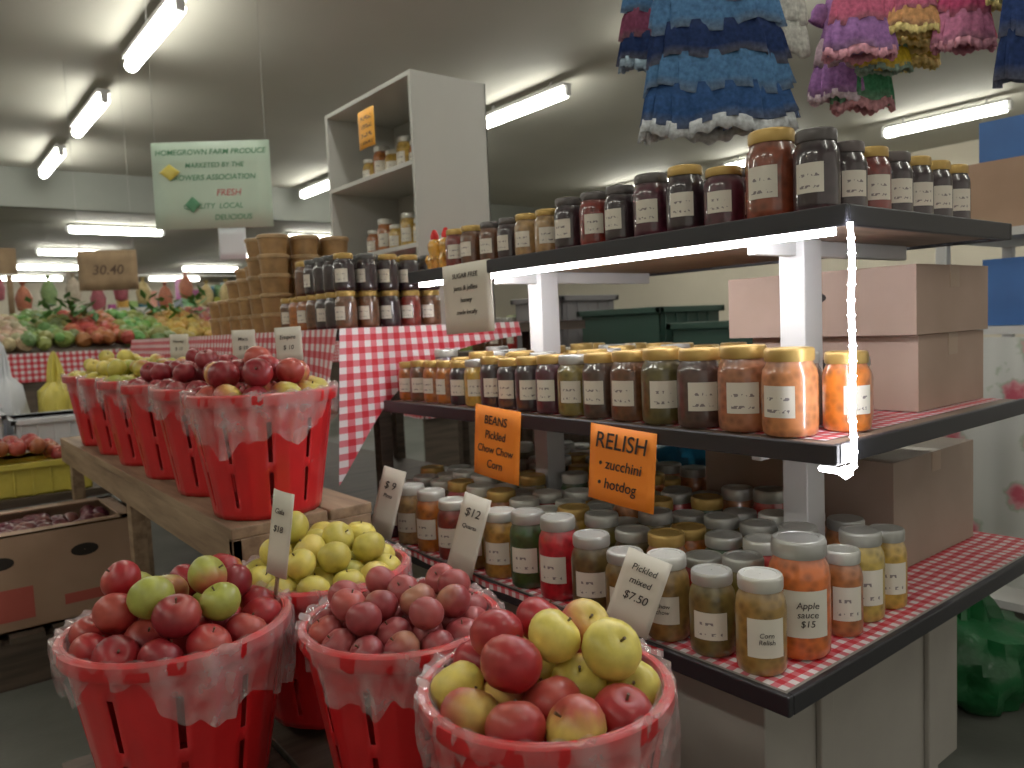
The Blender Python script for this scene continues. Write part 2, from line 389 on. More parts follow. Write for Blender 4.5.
# deck jars, mass
b=MB()
for r in range(8):
    xx=1.26+.097*r
    y=.895
    while y<2.22:
        yy=y+.02*(r%2)
        if not near_post(xx,yy) and not (xx>1.73 and yy<1.46) and not (xx>1.88 and yy<1.93):
            H=rng.choice([.14,.16,.17,.18]) + (.02 if r>3 else 0)
            jar(b,xx+rng.uniform(-.002,.002),yy,ZD+.004,H,.045,rng.choice([OLV,DOLV,AMB,YEL,DGR,RED,ORG,PCH,OLV,DRED,RED,YEL]),rng.choice([GOLD,WHT,WHT,SIL,SIL,SIL]),seg=18)
        y+=.097
b.build('canning_jars',JM)
front=[('pickle_jar',1.16,.79,.172,.044,(.27,.16,.04),WHT),('applesauce_jar',1.275,.785,.215,.055,(.55,.12,.018),SIL),('salsa_jar',1.41,.775,.165,.038,(.34,.11,.03),WHT),('peach_jar',1.51,.79,.18,.046,(.4,.28,.05),SIL),
 ('pickle_jar',1.16,.895,.155,.043,(.12,.09,.025),SIL),('pickle_jar',1.155,1.0,.165,.044,(.22,.13,.035),WHT),('relish_jar',1.15,1.107,.15,.043,(.15,.09,.02),SIL),
 ('relish_jar',1.155,1.212,.165,.046,(.09,.06,.02),SIL),('beet_jar',1.155,1.322,.185,.046,(.4,.012,.02),SIL),('pickle_jar',1.155,1.432,.18,.045,DGR,SIL),
 ('mustard_jar',1.155,1.54,.165,.045,(.33,.17,.03),WHT),('relish_jar',1.155,1.648,.165,.045,OLV,WHT),('plum_jar',1.155,1.755,.16,.045,DRED,WHT),('peach_jar',1.155,1.865,.17,.045,AMB,WHT),('pear_jar',1.155,1.975,.17,.045,TAN,WHT),('plum_jar',1.155,2.085,.17,.045,PUR,WHT),('peach_jar',1.61,.785,.165,.04,YEL,SIL)]
wd={0:('Corn\nRelish',.012),1:('Apple\nsauce\n$15',.017),5:('Chow\nchow',.012)}
for q,(nm,x,y,H,R,c,l) in enumerate(front):
    a0=pi+.8 if y<.8 else pi+.55+rng.uniform(-.15,.15)
    b=MB(); jar(b,x,y,ZD+.004,H,R,c,l,seg=32,lw=.75,a0=a0,lh=(.2,.6) if y<.8 else (.22,.55),lm=3 if q in wd else 2); ob=b.build(nm,JM)
    if q in wd:
        s,sz=wd[q]; d=Vector((math.cos(a0),math.sin(a0),0))*(R*1.012+.0012)
        lp=Vector((x,y,ZD+.004))+d+Vector((0,0,H*.4))-ob.location
        text(s,sz,ob,lp,M_ink,'label_writing',rot=(pi/2,0,a0+pi/2),bold=.0)

# ------------------------------------------------------------ cards
def card(name,loc,w,h,yaw,mat,tilt=0,roll=0,words=None,stick=0,curl=.004):
    b=MB()
    b.grid(lambda u,v:((u-.5)*w, -curl*math.sin(pi*u), (v-.5)*h),8,4,0)
    if stick: b.box(-.004,.004,.002,.006,-h/2-stick,-h*.1,1)
    ob=b.build(name,[mat,M_wood],keep_origin=True,solid=.0012)
    ob.location=loc; ob.rotation_euler=Euler((tilt,roll,yaw),'XYZ')
    if words:
        for (t,s,x,z,mt) in words: text(t,s,ob,(x,-curl-.0025,z),mt)
    return ob
card('orange_price_sign',(XM-.022,1.20,.925),.20,.175,-pi/2,M_orange,words=[('RELISH',.052,0,.052,M_ink),('• zucchini',.034,0,.0,M_ink),('• hotdog',.034,-.008,-.045,M_ink)],roll=.05,tilt=-.05)
card('orange_price_sign',(XM-.022,1.66,.935),.20,.195,-pi/2,M_orange,words=[('BEANS',.034,0,.06,M_ink),('Pickled',.032,0,.02,M_ink),('Chow Chow',.03,0,-.02,M_ink),('Corn',.032,0,-.06,M_ink)],roll=.06,tilt=-.04)
card('paper_notice',(XT-.02,1.83,1.335),.21,.2,-pi/2+.1,M_paper,roll=-.03,words=[('SUGAR FREE',.02,0,.065,M_ink),('jams & jellies',.02,0,.03,M_ink),('honey',.02,0,-.005,M_ink),('made locally',.018,0,-.04,M_ink)])
card('price_card',(1.075,1.57,.735),.08,.2,-pi/2+.35,M_paper,tilt=-.2,roll=.22,words=[('$12',.03,0,.055,M_ink),('Quarts',.015,0,.02,M_ink)])
card('price_card',(1.06,1.95,.76),.08,.2,-pi/2+.4,M_paper,tilt=-.2,roll=.2,words=[('$ 9',.03,0,.05,M_ink),('Pints',.016,0,.02,M_ink)])
card('price_card',(1.07,1.0,.73),.09,.15,-pi/2+.4,M_paper,tilt=-.25,roll=.3,words=[('Pickled',.018,0,.045,M_ink),('mixed',.018,0,.02,M_ink),('$7.50',.022,0,-.01,M_ink)])

# ------------------------------------------------------------ baskets
def mixc(a,b_,t): return tuple(a[i]*(1-t)+b_[i]*t for i in range(3))
def apple(b,p,r,base,blush,seg=18):
    E=Euler((rng.uniform(-.9,.9),rng.uniform(-.9,.9),rng.uniform(0,6.28))).to_matrix().to_4x4()
    M=T(*p)@E@Matrix.Scale(r,4)
    n=11; prof=[]
    for k in range(n+1):
        t=pi*k/n; rad=max(.001,math.sin(t)*(1+.07*math.cos(t))*1.03); z=.93*math.cos(t)
        z-= .26*math.exp(-(rad/.25)**2) if t<pi/2 else -.18*math.exp(-(rad/.25)**2)
        prof.append((rad,z))
    d=Vector((rng.uniform(-1,1),rng.uniform(-1,1),rng.uniform(-.3,1))).normalized()
    off=rng.uniform(-.35,.35)
    vs=[];cs=[]
    for (rad,z) in prof:
        for i in range(seg):
            a=2*pi*i/seg; v=Vector((rad*math.cos(a),rad*math.sin(a),z)); vs.append(M@v)
            t=max(0,min(1,(v.normalized().dot(d)-.1-off)*1.1+rng.uniform(-.12,.12)))
            cs.append(mixc(base,blush,t))
    fs=[(k*seg+i,k*seg+(i+1)%seg,(k+1)*seg+(i+1)%seg,(k+1)*seg+i) for k in range(n) for i in range(seg)]
    b.add(vs,[f[::-1] for f in fs],0,cs)
    b.lathe([(.05,.5),(.04,.75),(.06,.95),(.001,.95)],5,M,1)
def heap(cx,cy,zr,R,r,n,dome,sink=.015):
    pts=[]; q=R-r; a0=rng.uniform(0,6)
    while q>-.01:
        m=max(1,int(2*pi*q/(2*r*.97))) if q>r*.8 else 1
        if m==1: q=0
        for i in range(m):
            a=a0+2*pi*i/m
            pts.append((cx+q*math.cos(a),cy+q*math.sin(a),zr-sink+rng.uniform(-.004,.008)-(.0),r*rng.uniform(.96,1.05)))
        a0+=.5; q-=1.9*r
        if m==1: break
    for i in range(n):
        best=None
        for t in range(90):
            a=rng.uniform(0,2*pi); q=(R-r*1.1)*math.sqrt(rng.random())
            x=cx+q*math.cos(a); y=cy+q*math.sin(a); z=zr-sink
            for p in pts:
                d2=(p[0]-x)**2+(p[1]-y)**2; D=(p[3]*1.93)**2
                if d2<D: z=max(z,p[2]+math.sqrt(D-d2))
            if z-zr>dome*(1-(q/R)**2): continue
            if best is None or z<best[2]: best=(x,y,z,r*rng.uniform(.93,1.06))
        if best is None: break
        pts.append(best)
    return pts
def basket(cx,cy,zr,D,H,pal,r,n=60,dome=.1,name='apple_basket',liner=.1,cycle=False):
    R=D/2; z0=zr-H
    e=empty(name,(cx,cy,z0)); rb=R*.72
    seg=90; zf=[0,.05,.1,.38,.46,.78,.88,1.0]
    b=MB(); vs=[]
    for k,f in enumerate(zf):
        for i in range(seg):
            a=2*pi*i/seg; rr=rb+(R-rb)*f; rr+= .0025 if (i%9 in(4,5)) and k<6 else 0
            vs.append((cx+rr*math.cos(a),cy+rr*math.sin(a),z0+H*f))
    fs=[]
    for k in range(len(zf)-1):
        for i in range(seg):
            if k in (2,4) and i%9==0: continue
            j=(i+1)%seg; fs.append((k*seg+i,k*seg+j,(k+1)*seg+j,(k+1)*seg+i))
    b.add(vs,fs,0)
    b.lathe([(.001,.004),(rb,.004)],48,T(cx,cy,z0),0)
    b.lathe([(R-.004,H-.03),(R+.006,H-.03),(R+.009,H-.022),(R+.009,H-.004),(R+.004,H),(R-.006,H),(R-.008,H-.004)],64,T(cx,cy,z0),0)
    b.build('slatted_bucket',[M_redpl],e,solid=.003)
    p1,p2,p3=[rng.uniform(0,6) for _ in range(3)]
    def P(u,v):
        a=2*pi*u
        L=liner*(1+.4*math.sin(2*a+p1)+.25*math.sin(5*a+p2)+.1*math.sin(13*a+p3))
        wob=.6*math.sin(14*a+p1+2*math.sin(3*a))+.3*math.sin(33*a+p2)+.35*math.sin(8*a+p3)
        if v<.2: rr=R-.018+v*.09; z=zr-.012+v*.1+.004*math.sin(27*a+p1)*(v/.2)
        else:
            s=(v-.2)/.8
            rr=R+.011+.008*min(1,s*3)+.010*s*wob+.003*wob+.002*math.sin(51*a+9*s)-.03*s*.7; z=zr+.008-s*L+.004*math.sin(27*a+p1)
        return (cx+rr*math.cos(a),cy+rr*math.sin(a),z)
    b=MB(); b.grid(P,240,14,0); b.build('plastic_bag_liner',[M_film],e)
    b=MB()
    for q,p in enumerate(heap(cx,cy,zr,R-.008,r,n,dome)):
        base,blush=rng.choice(pal)
        if cycle: base,blush=pal[q%len(pal)]
        apple(b,p[:3],p[3],base,blush)
    b.build('apples',[M_apple,M_stem],e)
    return e
AR=(.34,.018,.022); AR2=(.22,.014,.02); PK=(.42,.07,.05); YG=(.52,.44,.08); GR=(.36,.38,.07); ROSE=(.27,.04,.045); YW=(.68,.52,.12); LY=(.68,.57,.11)
RS2=(.36,.075,.075)
basket(.364,1.494,.735,.385,.31,[(AR,PK),(AR2,PK),(AR,YG),(AR2,AR),(GR,PK),(AR,PK)],.037,30,.115)
basket(.684,1.231,.728,.35,.31,[(RS2,PK),(ROSE,(.4,.17,.1)),(RS2,ROSE),(ROSE,RS2)],.031,45,.075)
basket(.722,.869,.717,.365,.31,[(AR,PK),(LY,YG),(AR,AR2),(LY,YW),(PK,YW),(AR,PK),(LY,PK)],.042,16,.085,cycle=True)
basket(.703,1.605,.735,.365,.31,[(LY,YG),(YG,LY),(LY,YW),(YG,GR)],.035,30,.105)
BP=[[(AR,YG),(AR,PK),(PK,YW),(AR2,AR)],[(AR2,ROSE),(ROSE,AR2)],[(AR2,ROSE),(ROSE,AR2)],[(GR,YG),(YG,PK)],[(YG,YW),(LY,YG)],[(YW,YG),(YG,YW)]]
for k,pl in enumerate(BP):
    basket(.72 if k==0 else .735,1.96+.38*k,1.115,.362,.31,pl,.036 if k==0 else .033,20,.085)
card('price_card',(.56,1.475,.86),.06,.17,-1.26,M_paper,roll=.12,tilt=-.1,stick=.04,words=[('Gala',.015,0,.045,M_ink),('$18',.018,0,.01,M_ink)])
for k in (0,1,3):
    card('price_card',(.90,2.2+.38*k,1.225),.08,.1,-.75,M_paper,stick=.05,roll=rng.uniform(-.1,.1),words=[(['Empire','Macs','Gala','Honey'][k],.017,0,.02,M_ink),('$ 10',.018,0,-.01,M_ink)])

# benches
e=empty('wooden_bench',(.8,3,0)); b=MB()
for i,x in enumerate((.575,.70,.825)): b.box(x,x+.118,1.82,4.3,.775,.803)
b.box(.575,.6,1.82,4.3,.69,.775); b.box(.575,.94,1.82,1.845,.69,.775)
for y in (1.86,3.0,4.2):
    for x in (.6,.88): b.box(x,x+.05,y,y+.06,0,.775)
b.build('bench_frame',[M_wood],e,False,bevel=.003)
e=empty('low_wooden_stand',(.6,1.3,0)); b=MB()
for i in range(6): b.box(.19+i*.12,.19+i*.12+.11,.72,1.78,.375,.403)
for x in (.2,.84):
    for y in (.74,1.7): b.box(x,x+.05,y,y+.05,0,.375)
b.box(.2,.89,.74,.76,.3,.375); b.box(.2,.22,.74,1.75,.3,.375)
b.build('stand_frame',[M_woodd],e,False,bevel=.003)

# ------------------------------------------------------------ gingham table
e=empty('produce_table',(1.6,3.7,0)); ZB=1.265; XA,YA,YB=1.13,2.34,5.2
b=MB(); b.box(XA+.01,2.25,YA+.01,YB,ZB-.04,ZB-.004)
for x in (1.4,2.15):
    for y in (2.6,3.8,5.1): b.box(x,x+.05,y,y+.05,0,ZB-.04)
b.box(1.4,2.2,2.6,5.1,.5,.53)
b.build('table_frame',[M_woodd],e,False)
b=MB()
b.grid(lambda u,v:(XA+u*1.12,YA+v*(YB-YA),ZB),2,2,0,UV=lambda u,v:(u*1.12,v*(YB-YA)))
def skirt(u,v):
    y=YA+u*(YB-YA); d=.5*math.exp(-u*5)+.32*(1-math.exp(-u*5))
    return (XA-.006-v*.05-v*.018*math.sin(y*17)-.07*v*math.exp(-u*14),y-.05*v*math.exp(-u*14),ZB-v*d)
b.grid(skirt,150,14,0,UV=lambda u,v:(u*(YB-YA),v*.42))
def skirt2(u,v):
    x=XA+u*.75; d=.5*math.exp(-u*3.5)+.04*(1-math.exp(-u*3))
    return (x-.056*v*math.exp(-u*9)-.014*v*math.exp(-u*20),YA-.006-v*.02-.006*v*math.sin(x*23)-.05*v*math.exp(-u*9),ZB-v*d)
b.grid(skirt2,70,14,0,UV=lambda u,v:(u*.75,v*(.48*math.exp(-u*3.5)+.04)))
b.build('gingham_tablecloth',[M_ging2],e)
b=MB()
for r in range(5):
    for k in range(7):
        x=1.2+.085*r; y=2.42+.08*k
        c=rng.choice([AMB,(.3,.09,.02),BRN,AMB]) if k>2 else rng.choice([BLK,DRED,BRN,BLK])
        jar(b,x,y,ZB+.002,.125,.037,c,GOLD,seg=14,lab=(k%2==0))
        if (k<5 or r>0): jar(b,x,y,ZB+.128,.125,.037,rng.choice([AMB,BRN,BLK]) if k>2 else BLK,rng.choice([GOLD,(.1,.1,.1)]),seg=14,lab=(k%3==0))
b.build('honey_jars',JM)
b=MB(); TN=(.34,.19,.075)
for r in range(3):
    for k in range(6):
        x=1.215+.135*r; y=3.07+.135*k; n=5 if (k<2 or r>0) else 3
        if k>3: n-=1
        for q in range(n):
            M=T(x,y,ZB+.002+q*.078)
            b.lathe([(.001,0),(.052,0),(.058,.06),(.06,.06),(.063,.063),(.063,.074),(.058,.077),(.001,.077)],20,M,[0,0,0,1,1,1,1],[TN]*3+[(.42,.27,.13)]*5)
b.build('peanut_butter_tubs',[M_veg,M_veg])
# hutch
e=empty('open_white_cabinet',(1.94,3.23,ZB)); b=MB()
hx0,hx1,hy0,hy1,hz=1.75,2.14,2.82,3.64,2.33
b.box(hx0,hx1,hy0,hy0+.02,ZB+.002,hz); b.box(hx0,hx1,hy1-.02,hy1,ZB+.002,hz); b.box(hx1-.01,hx1,hy0,hy1,ZB+.002,hz)
for z in (ZB+.002,1.6,1.945,hz-.02): b.box(hx0,hx1-.01,hy0+.02,hy1-.02,z,z+.02)
b.build('cabinet_carcass',[M_hutch],e,False,bevel=.002)
b=MB()
for z in (1.62,1.965):
    for k in range(5):
        jar(b,1.9,3.02+.11*k,z,.13+.04*(k%2),.045,rng.choice([TAN,AMB,YEL]),WHT,seg=14)
b.build('cabinet_jars',JM,e)
o=card('orange_tag',(hx0-.01-1.94,3.2-3.23,2.17-ZB),.15,.17,-pi/2,M_orange2); o.parent=e
# hanging sign
sg=card('hanging_market_sign',(1.6,4.95,2.2),.73,.53,-.66,M_signw,roll=.01,words=[
 ('HOMEGROWN FARM PRODUCE',.047,0,.2,M_green),('MARKETED BY THE',.042,.02,.12,M_green),('GROWERS ASSOCIATION',.047,0,.045,M_green),('FRESH',.056,.1,-.05,M_redink),('QUALITY  LOCAL',.047,.0,-.13,M_green),('DELICIOUS',.047,.12,-.2,M_green)])
b=MB(); b.lathe([(.001,-.05),(.05,0),(.001,.05)],12,T(-.25,-.02,.08)@Matrix.Scale(.3,4,(0,1,0))@Matrix.Scale(1.3,4,(1,0,0)),0); b.lathe([(.001,-.05),(.05,0),(.001,.05)],12,T(-.12,-.02,-.12)@Matrix.Scale(.3,4,(0,1,0)),1)
o=b.build('fruit_picture',[M_yel,M_green],keep_origin=True); o.parent=sg
b=MB(); 
for x in (-.34,.34): b.box(x-.0012,x+.0012,0,.002,.265,1.15)
o=b.build('hanging_strings',[M_string],keep_origin=True); o.parent=sg
o=card('small_white_notice',(.1,.01,-.36),.17,.2,0,simple('white_card',(.6,.64,.68))); o.parent=sg

# ------------------------------------------------------------ cardboard boxes
def cbox(name,x0,x1,y0,y1,z0,z1,mat,rz=0):
    e=empty(name,((x0+x1)/2,(y0+y1)/2,z0)); b=MB(); cx,cy=(x0+x1)/2,(y0+y1)/2
    M=T(cx,cy,0)@Matrix.Rotation(rz,4,'Z')@T(-cx,-cy,0)
    b.box(x0,x1,y0,y1,z0,z1-.003,0,M=M)
    b.box(x0,cx-.0015,y0,y1,z1-.003,z1,0,M=M); b.box(cx+.0015,x1,y0,y1,z1-.003,z1,0,M=M)
    b.box(cx-.025,cx+.025,y0-.001,y1+.001,z1,z1+.0008,1,M=M); b.box(cx-.025,cx+.025,y0-.001,y0,z1-.05,z1,1,M=M)
    zc=z0+(z1-z0)*.6
    b.lathe([(.014,-.0005),(.014,.0008),(.001,.0008)],16,M@T(x0,cy,zc)@Matrix.Rotation(-pi/2,4,'Y')@Matrix.Scale(2.4,4,(0,1,0)),2)
    b.build('carton',[mat,M_tape,M_dark],e,False,bevel=.002); return e
cbox('cardboard_box',1.75,2.1,.78,1.2,ZM+.004,1.19,M_cardp)
cbox('cardboard_box',1.72,2.1,.77,1.25,1.192,1.345,M_cardp)
cbox('cardboard_box',1.80,2.25,.86,1.4,ZD+.005,.89,M_cardd)
e=empty('wooden_pallet',(.4,3.6,0)); b=MB()
for i in range(6): b.box(-.05+i*.14,.06+i*.14,3.3,3.98,.17,.195)
for y in (3.32,3.6,3.88): b.box(-.05,.76,y,y+.08,0,.17)
b.build('pallet_boards',[M_woodd],e,False)
e=empty('open_fruit_box',(.38,3.62,.197)); b=MB(); z0=.197; z1=.56
X0,X1,YY0,YY1=.02,.70,3.36,3.90
b.box(X0,X1,YY0,YY0+.008,z0,z1); b.box(X0,X1,YY1-.008,YY1,z0,z1); b.box(X0,X0+.008,YY0,YY1,z0,z1); b.box(X1-.008,X1,YY0,YY1,z0,z1); b.box(X0,X1,YY0,YY1,z0,z0+.008)
b.box(X0,X1,YY0,YY0+.07,z1-.006,z1); b.box(X0,X1,YY1-.07,YY1,z1-.006,z1); b.box(X0,X0+.06,YY0,YY1,z1-.006,z1); b.box(X1-.06,X1,YY0,YY1,z1-.006,z1)
for hx in (.22,.5):
    b.lathe([(.024,0),(.024,.002),(.001,.002)],16,T(hx,YY0,.46)@Matrix.Rotation(pi/2,4,'X')@Matrix.Scale(2,4,(1,0,0)),1)
b.box(X0+.03,X0+.3,YY0-.0015,YY0,.24,.36,2); b.box(X0+.4,X1-.03,YY0-.0015,YY0,.26,.3,2)
b.build('box_body',[M_card,M_dark,simple('faded_red_print',(.42,.08,.06),.7)],e,False)
b=MB()
for i in range(90):
    apple(b,(rng.uniform(X0+.08,X1-.08),rng.uniform(YY0+.07,YY1-.07),z1-.06+rng.uniform(-.02,.02)),.036,(.12,.025,.04),(.22,.08,.07),10)
b.build('onions',[M_apple,M_stem],e)

# ------------------------------------------------------------ left background
e=empty('side_table',(.3,5.2,0)); b=MB(); b.box(-.9,.95,4.5,6.1,.46,.5)
for x in (-.85,.88):
    for y in (4.55,6.0): b.box(x,x+.05,y,y+.05,0,.46)
b.build('table_frame',[M_woodd],e,False)
def crate(name,x0,x1,y0,y1,z0,z1,mat,pal=None,r=.04,flare=.02,heapz=.03):
    e=empty(name,((x0+x1)/2,(y0+y1)/2,z0)); b=MB(); t=.012
    b.box(x0,x1,y0,y1,z0,z0+t)
    for (a,c,d,f) in ((x0,x1,y0,y0+t),(x0,x1,y1-t,y1),(x0,x0+t,y0,y1),(x1-t,x1,y0,y1)): b.box(a,c,d,f,z0,z1)
    b.box(x0-flare,x1+flare,y0-flare,y0+t,z1-.03,z1); b.box(x0-flare,x1+flare,y1-t,y1+flare,z1-.03,z1)
    b.box(x0-flare,x0+t,y0-flare,y1+flare,z1-.03,z1); b.box(x1-t,x1+flare,y0-flare,y1+flare,z1-.03,z1)
    n=int((x1-x0)/.08)
    for i in range(n): b.box(x0+.03+i*.08,x0+.04+i*.08,y0-.008,y0,z0,z1-.03)
    b.build('crate_body',[mat],e,False,bevel=.004)
    if pal:
        b=MB(); nx=int((x1-x0)/(2*r)); ny=int((y1-y0)/(2*r))
        for i in range(nx):
            for j in range(ny):
                cx=x0+r+i*2*r; cy=y0+r+j*2*r; dd=min(i,nx-1-i,2)
                base,bl=rng.choice(pal)
                apple(b,(cx+rng.uniform(-.01,.01),cy,z1-r*.6+heapz*dd+rng.uniform(-.01,.01)),r,base,bl,10)
        b.build('contents',[M_apple,M_stem],e)
    return e
crate('yellow_lined_crate',-.2,.74,4.55,5.0,.5,.67,M_yel,[(AR,PK),(AR2,PK),((.35,.1,.04),AR)],.042,heapz=.05)
crate('white_produce_tub',-.3,.42,5.15,5.6,.5,.88,M_bagw)
crate('white_produce_tub',.47,.88,5.15,5.6,.5,.84,M_bagw)
crate('blue_crate',-.5,.20,5.68,6.05,.5,1.1,M_blue,[(RED,AR)],.04)
def blob(name,x,y,z,sx,sy,sz,mat,knot=True,seed=0):
    r2=random.Random(seed); ph=[r2.uniform(0,6) for _ in range(6)]
    b=MB(); n=20; seg=36; vs=[]
    for k in range(n+1):
        t=pi*k/n
        for i in range(seg):
            a=2*pi*i/seg
            w=1+.10*math.sin(3*a+ph[0]+2*t)+.08*math.sin(7*a+ph[1]-3*t)+.06*math.sin(13*a+5*t+ph[2])+.05*math.sin(9*t+ph[3]+4*a)
            rr=max(.001,math.sin(t))*w; zz=-math.cos(t)
            if zz<-.75: zz=-.75
            if zz>.55 and knot: rr*=.45+.1*math.sin(8*a); zz=.55+(zz-.55)*1.3
            vs.append((x+sx*rr*math.cos(a),y+sy*rr*math.sin(a),z+sz*(zz+.75)))
    fs=[(k*seg+i,k*seg+(i+1)%seg,(k+1)*seg+(i+1)%seg,(k+1)*seg+i) for k in range(n) for i in range(seg)]
    b.add(vs,fs); return b.build(name,[mat])
blob('green_plastic_bag',2.62,1.02,.0,.2,.22,.2,M_bagg,seed=3)
blob('blue_plastic_bag',2.09,1.68,ZD+.004,.15,.17,.13,M_bagb,knot=False,seed=9)
blob('white_plastic_bag',.50,5.86,.5,.11,.13,.42,M_bagw,seed=5)
blob('yellow_plastic_bag',.79,5.86,.5,.12,.13,.38,M_yel,seed=6)

def produce_mass(name,x0,x1,y0,y1,zf,n,cols,r=(.04,.07)):
    b=MB()
    for i in range(n):
        x=rng.uniform(x0,x1); y=rng.uniform(y0,y1); c=cols[int((x-x0)/(x1-x0)*len(cols)*.999)]
        c=mixc(c,(rng.random()*.5,rng.random()*.4,.05),.3); q=rng.uniform(*r)
        M=T(x,y,zf(x,y)+rng.uniform(0,.05))@Euler((rng.random()*3,rng.random()*3,0)).to_matrix().to_4x4()
        b.lathe([(.001,-q),(q*.7,-q*.7),(q,0),(q*.7,q*.7),(.001,q)],8,M,0,c)
    return b.build(name,[M_veg])
def stall(x0,x1,y0,y1,z,cols,n,sk=.45):
    e=empty('market_stall',((x0+x1)/2,(y0+y1)/2,0)); b=MB()
    b.add([(x0,y0,z),(x1,y0,z),(x1,y1,z+.25),(x0,y1,z+.25),(x0,y0,z-.04),(x1,y0,z-.04),(x1,y1,z-.04),(x0,y1,z-.04)],[(0,1,2,3),(4,7,6,5),(0,4,5,1),(1,5,6,2),(2,6,7,3),(3,7,4,0)])
    for x in (x0+.05,(x0+x1)/2,x1-.1):
        for y in (y0+.05,y1-.1): b.box(x,x+.06,y,y+.06,0,z-.03)
    b.box(x0+.02,x1-.02,y0+.03,y0+.05,.1,z-.05)
    b.build('sloped_counter',[M_woodd],e,False)
    b=MB(); b.grid(lambda u,v:(x0+u*(x1-x0),y0-.01-.02*v*math.sin(u*(x1-x0)*14),z-v*sk),80,6,0,UV=lambda u,v:(u*(x1-x0),v*sk)); 
    b.grid(lambda u,v:(x0-.01-.02*v*math.sin(u*14),y0+u*(y1-y0),z-v*sk),20,6,0,UV=lambda u,v:(u*(y1-y0),v*sk)); b.build('gingham_skirt',[M_ging2],e)
    o=produce_mass('piled_produce',x0+.06,x1-.06,y0+.05,y1-.05,lambda x,y:z+.04+.25*(y-y0)/(y1-y0),n,cols); o.parent=e; o.location-=e.location
CC=[(.4,.05,.04),(.12,.3,.06),(.5,.35,.06),(.4,.13,.04),(.1,.2,.06),(.4,.06,.1),(.1,.25,.08),(.5,.38,.26),(.15,.25,.07),(.45,.05,.03),(.12,.28,.06),(.5,.3,.05),(.4,.05,.08),(.1,.2,.3)]
stall(-2.2,3.0,6.9,8.0,1.2,CC,1300,.22)
stall(-1.5,5,10.2,11.2,1.15,CC[::-1],500,.3)
stall(3.2,6.5,5.2,6.0,1.0,CC,300)
b=MB()
for i in range(420):
    x=rng.uniform(-.6,2.4); y=rng.uniform(7.3,7.95); z=1.42+rng.uniform(0,.22); a=rng.uniform(0,6.28); L=rng.uniform(.08,.18); w=.03
    if math.sin(x*7)<-.2: continue
    p=Vector((x,y,z)); d=Vector((math.cos(a),math.sin(a),rng.uniform(.1,.9))).normalized(); s_=Vector((-math.sin(a),math.cos(a),0))
    b.add([p,p+d*L*.5+s_*w,p+d*L,p+d*L*.5-s_*w],[(0,1,2,3)],0)
b.build('leafy_greens',[M_leaf],smooth=False)
b=MB()
for i in range(26):
    x=-1.2+i*.22
    b.lathe([(.001,-.14),(.06,-.12),(.08,0),(.05,.08),(.012,.12),(.03,.16)],10,T(x,9.0,1.78+.06*math.sin(i*2.3)),0,rng.choice([(.35,.1,.05),(.4,.3,.12),(.28,.05,.07),(.15,.24,.08),(.4,.33,.25)]))
cord(b,[(-1.5,9,1.96),(4.6,9,1.96)],.006)
for x in (-1.5,1.4,4.6): b.box(x-.02,x+.02,8.98,9.02,0,2.0,0,(.3,.25,.2))
b.build('hanging_produce_bags',[M_veg])
M_wsign=simple('brown_sign_wood',(.3,.2,.11),.7,noise=.25)
M_inkf=simple('faded_ink',(.1,.06,.04),.8)
for (x,y,z,w,h,t) in ((1.28,6.5,1.8,.42,.3,'30.40'),):
    o=card('wooden_price_board',(x,y,z),w,h,-.5,M_wsign,words=[(t,.1,0,0,M_inkf)])
    b=MB()
    for xx in (-w/2+.02,w/2-.02): b.box(xx-.0012,xx+.0012,0,.002,h/2,3.34-z)
    q=b.build('hanging_strings',[M_string],keep_origin=True); q.parent=o
b=MB(); b.box(-.9,1.0,9.3,9.33,1.98,2.25); b.box(-.85,-.8,9.3,9.33,0,1.98); b.box(.9,.95,9.3,9.33,0,1.98); b.build('wooden_stall_banner_board',[M_wsign],smooth=False)
for (x,y) in ((.75,9.9),(6.2,9.8)):
    b=MB(); b.box(x-.05,x+.05,y-.05,y+.05,0,3.36); b.box(x-.08,x+.08,y-.08,y+.08,0,.02); b.build('support_post',[M_white],smooth=False)
b=MB()
for i in range(34):
    x=rng.uniform(-5,9); y=rng.uniform(13,22); w=rng.uniform(.4,1.2); h=rng.uniform(.9,2.1)
    b.box(x,x+w,y,y+.5,0,h,0,rng.choice([(.4,.3,.2),(.5,.5,.45),(.3,.1,.08),(.15,.2,.25),(.2,.25,.15),(.55,.45,.3),(.6,.5,.3)]))
    for q in range(5): b.box(x+w*q/5+.01,x+w*(q+1)/5-.01,y+.1,y+.4,h,h+rng.uniform(.1,.4),0,(rng.random()*.6,rng.random()*.5,rng.random()*.4))
b.build('distant_stall_goods',[M_veg],smooth=False)

# ------------------------------------------------------------ behind / right of the rack
e=empty('back_table',(3.1,2.6,0)); b=MB(); b.box(2.75,3.4,1.7,4.2,1.06,1.1)
for x in (2.8,3.3):
    for y in (1.75,4.1): b.box(x,x+.05,y,y+.05,0,1.06)
b.box(3.3,3.34,1.75,4.15,.1,1.06)
b.build('table_frame',[M_woodd],e,False)
crate('green_crate',2.8,3.25,1.8,2.35,1.1,1.23,M_greenc)
crate('green_crate',2.8,3.25,2.42,2.95,1.1,1.31,M_greenc)
crate('grey_bin',2.8,3.2,3.1,3.5,1.1,1.4,M_grey)
b=MB()
for k in range(6): jar(b,2.86+.12*(k%2),3.6+.09*k,1.102,.2,.042,rng.choice([BLK,BRN,RED]),SIL,seg=14)
b.build('syrup_bottles',JM)
m,nt,bs=new_mat('rose_print_fabric')
u_,s_=uv_nodes(nt); vo=nt.nodes.new('ShaderNodeTexVoronoi'); vo.inputs['Scale'].default_value=5.5
nt.links.new(u_.outputs['UV'],vo.inputs['Vector'])
